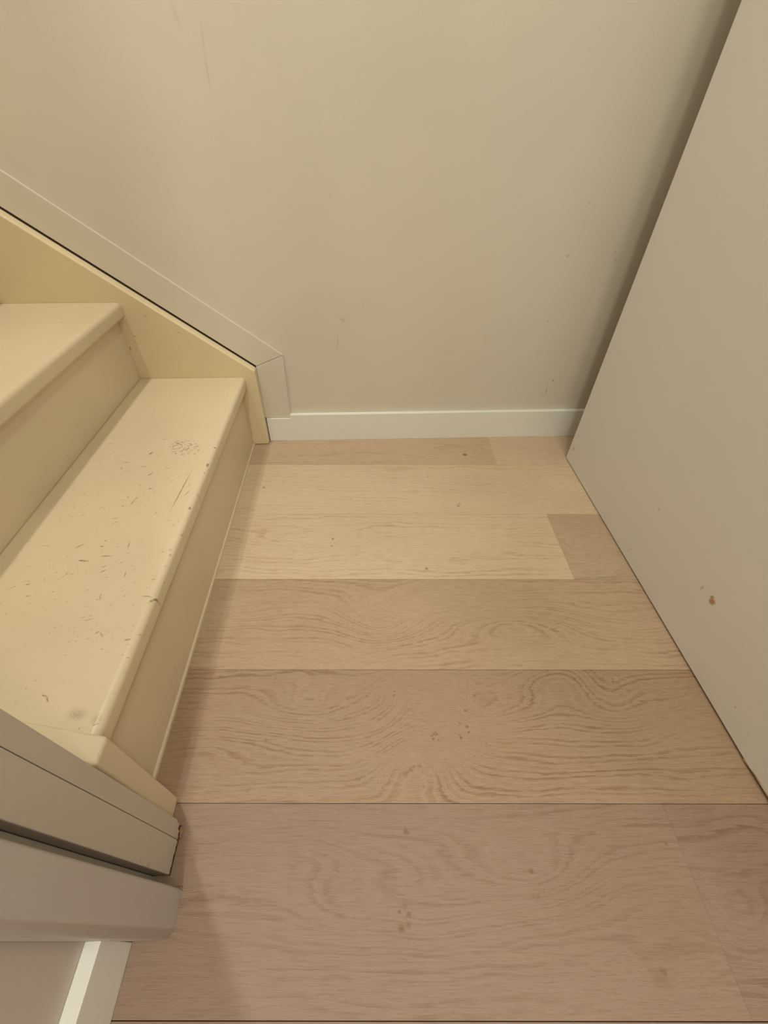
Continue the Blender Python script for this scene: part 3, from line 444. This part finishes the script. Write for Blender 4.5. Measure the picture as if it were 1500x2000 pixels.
# ---------------------------------------------------------------- jamb and casing at the near side of the stair
LEAN = -0.026
def upright(name, x0, x1, y0, y1, foot, mat, bevel=0.001, parent=None):
    """tall board whose face looks down the hall; foot = outline of its worn lower end in (y, z)"""
    t = H - 0.002
    poly = [(y+LEAN*z, z) for (y, z) in foot] + [(y1+LEAN*t, t), (y0+LEAN*t, t)]
    o = mesh_obj(name, prism(poly, 0, x0, x1), mat, parent, bevel=bevel)
    return o
o = upright('trim_3', -0.0300, 0.0190, -1.2800, -1.3065,
            [(-1.2800, 0.030), (-1.2835, 0.022), (-1.2850, 0.012), (-1.2920, 0.013), (-1.2940, 0.004), (-1.3005, 0.006), (-1.3030, 0.001), (-1.3065, 0.001)], mat_post, 0.0005)
struct(o, 'narrow beige jamb strip beside the near stair string', 'jamb')
o = upright('trim_4', -0.0290, 0.0208, -1.3076, -1.3580,
            [(-1.3076, 0.009), (-1.3120, 0.004), (-1.3180, 0.007), (-1.3250, 0.005), (-1.3330, 0.008), (-1.3430, 0.006), (-1.3500, 0.008), (-1.3580, 0.006)], mat_post, 0.0010)
struct(o, 'wide beige jamb board with chipped lower end', 'jamb')
o = upright('trim_5', -0.0290, -0.0080, -1.3590, -1.3760, [(-1.3590, 0.0005), (-1.3760, 0.0005)], mat_post, 0.0)
struct(o, 'recessed strip in the dark groove between jamb and casing', 'jamb')
# casing with rounded outer edge
def casing():
    bm = bmesh.new(); foot = [(-0.0385, -1.3765), (0.044, -1.3765), (0.0480, -1.3800)] + [(0.036+0.012*math.cos(a), -1.4262-0.014*math.sin(a)) for a in [i*math.pi/2/6 for i in range(7)]] + [(-0.0150, -1.4405), (-0.0385, -1.4405)]
    lv = []
    for z in (0.0012, H-0.002):
        lv.append([bm.verts.new((x*S, (y+LEAN*z)*S, z*S)) for x, y in foot])
    n = len(foot)
    bm.faces.new(lv[0]); bm.faces.new(lv[1][::-1])
    for i in range(n): bm.faces.new((lv[0][i], lv[0][(i+1) % n], lv[1][(i+1) % n], lv[1][i]))
    return bm
o = mesh_obj('trim_6', casing(), mat_casing, smooth=True)
struct(o, 'thick beige door casing with rounded edge beside the left skirting', 'door casing')

# splintered wood left standing at the foot of the jamb
def lump(pts, h, seed):
    bm = bmesh.new(); r = random.Random(seed)
    lo = [bm.verts.new((x*S, y*S, 0.0005)) for x, y in pts]
    hi = [bm.verts.new(((x+r.uniform(-.001, .001))*S, (y+r.uniform(-.001, .001))*S, h*S*r.uniform(.5, 1.2))) for x, y in pts]
    n = len(pts); bm.faces.new(lo); bm.faces.new(hi[::-1])
    for i in range(n): bm.faces.new((lo[i], lo[(i+1) % n], hi[(i+1) % n], hi[i]))
    return bm
tr = bpy.data.objects['trim_4']
mesh_obj('wood_splinter', lump([(0.0165, -1.292), (0.021, -1.287), (0.026, -1.290), (0.0250, -1.297), (0.0262, -1.304), (0.0215, -1.306), (0.0195, -1.300), (0.0175, -1.305)], 0.0045, 2), mat_raw, tr)
mesh_obj('paint_crumb', lump([(0.0225, -1.3575), (0.0250, -1.3565), (0.0262, -1.3595), (0.0240, -1.3615)], 0.004, 4), mat_post, tr)
mesh_obj('dirt_fill', box(-0.02, 0.0205, -1.3580, -1.2850, 0.0004, 0.0030), mat_dark, tr)
mesh_obj('wood_splinter', lump([(0.030, -1.3740), (0.040, -1.3730), (0.0475, -1.3745), (0.0488, -1.3775), (0.043, -1.3762)], 0.006, 9), mat_raw, tr)

# ---------------------------------------------------------------- open door leaf on the right
def door():
    # its face leans 0.85 degrees off the wall line, as in the photo; the foot near the hinges is splintered
    x_at = lambda y: 1.1866 + (y+0.1303)*0.0147
    y0, y1 = -0.1303, -1.330
    bot = [(y0, 0.0035), (-0.70, 0.0052), (-1.02, 0.0064), (-1.20, 0.0070), (-1.222, 0.0080), (-1.236, 0.0090), (-1.262, 0.0100), (-1.300, 0.0160), (y1, 0.0200)]
    bm = bmesh.new(); t = 2.66; th = 0.050
    F = [bm.verts.new((x_at(y)*S, y*S, z*S)) for y, z in bot] + [bm.verts.new((x_at(y)*S, y*S, t*S)) for y, z in bot[::-1]]
    B = [bm.verts.new((v.co.x+th*S, v.co.y, v.co.z)) for v in F]
    n = len(F); k = len(bot)
    bm.faces.new(F); bm.faces.new(B[::-1])
    for i in range(n): bm.faces.new((F[i], F[(i+1) % n], B[(i+1) % n], B[i]))
    return bm
o = struct(mesh_obj('door_1', door(), mat_door, bevel=0.0008, seg=1), 'smooth beige door leaf standing open at the right', 'door')
x_at = lambda y: 1.1866 + (y+0.1303)*0.0147
bm = bmesh.new()
pts = [(-1.205, 0.0040), (-1.222, 0.0085), (-1.236, 0.0125), (-1.262, 0.0150), (-1.300, 0.0200), (-1.329, 0.0240)]
low = [(-1.205, 0.0060), (-1.222, 0.0062), (-1.236, 0.0068), (-1.262, 0.0074), (-1.300, 0.0085), (-1.329, 0.0110)]
F = [bm.verts.new(((x_at(y)+0.0012)*S, y*S, z*S)) for y, z in low] + [bm.verts.new(((x_at(y)+0.0002-0.0006)*S, y*S, z*S)) for y, z in pts[::-1]]
B = [bm.verts.new((v.co.x+0.03*S, v.co.y, v.co.z)) for v in F]
n = len(F); bm.faces.new(F); bm.faces.new(B[::-1])
for i in range(n): bm.faces.new((F[i], F[(i+1) % n], B[(i+1) % n], B[i]))
mesh_obj('splintered_edge', bm, mat_raw, o)
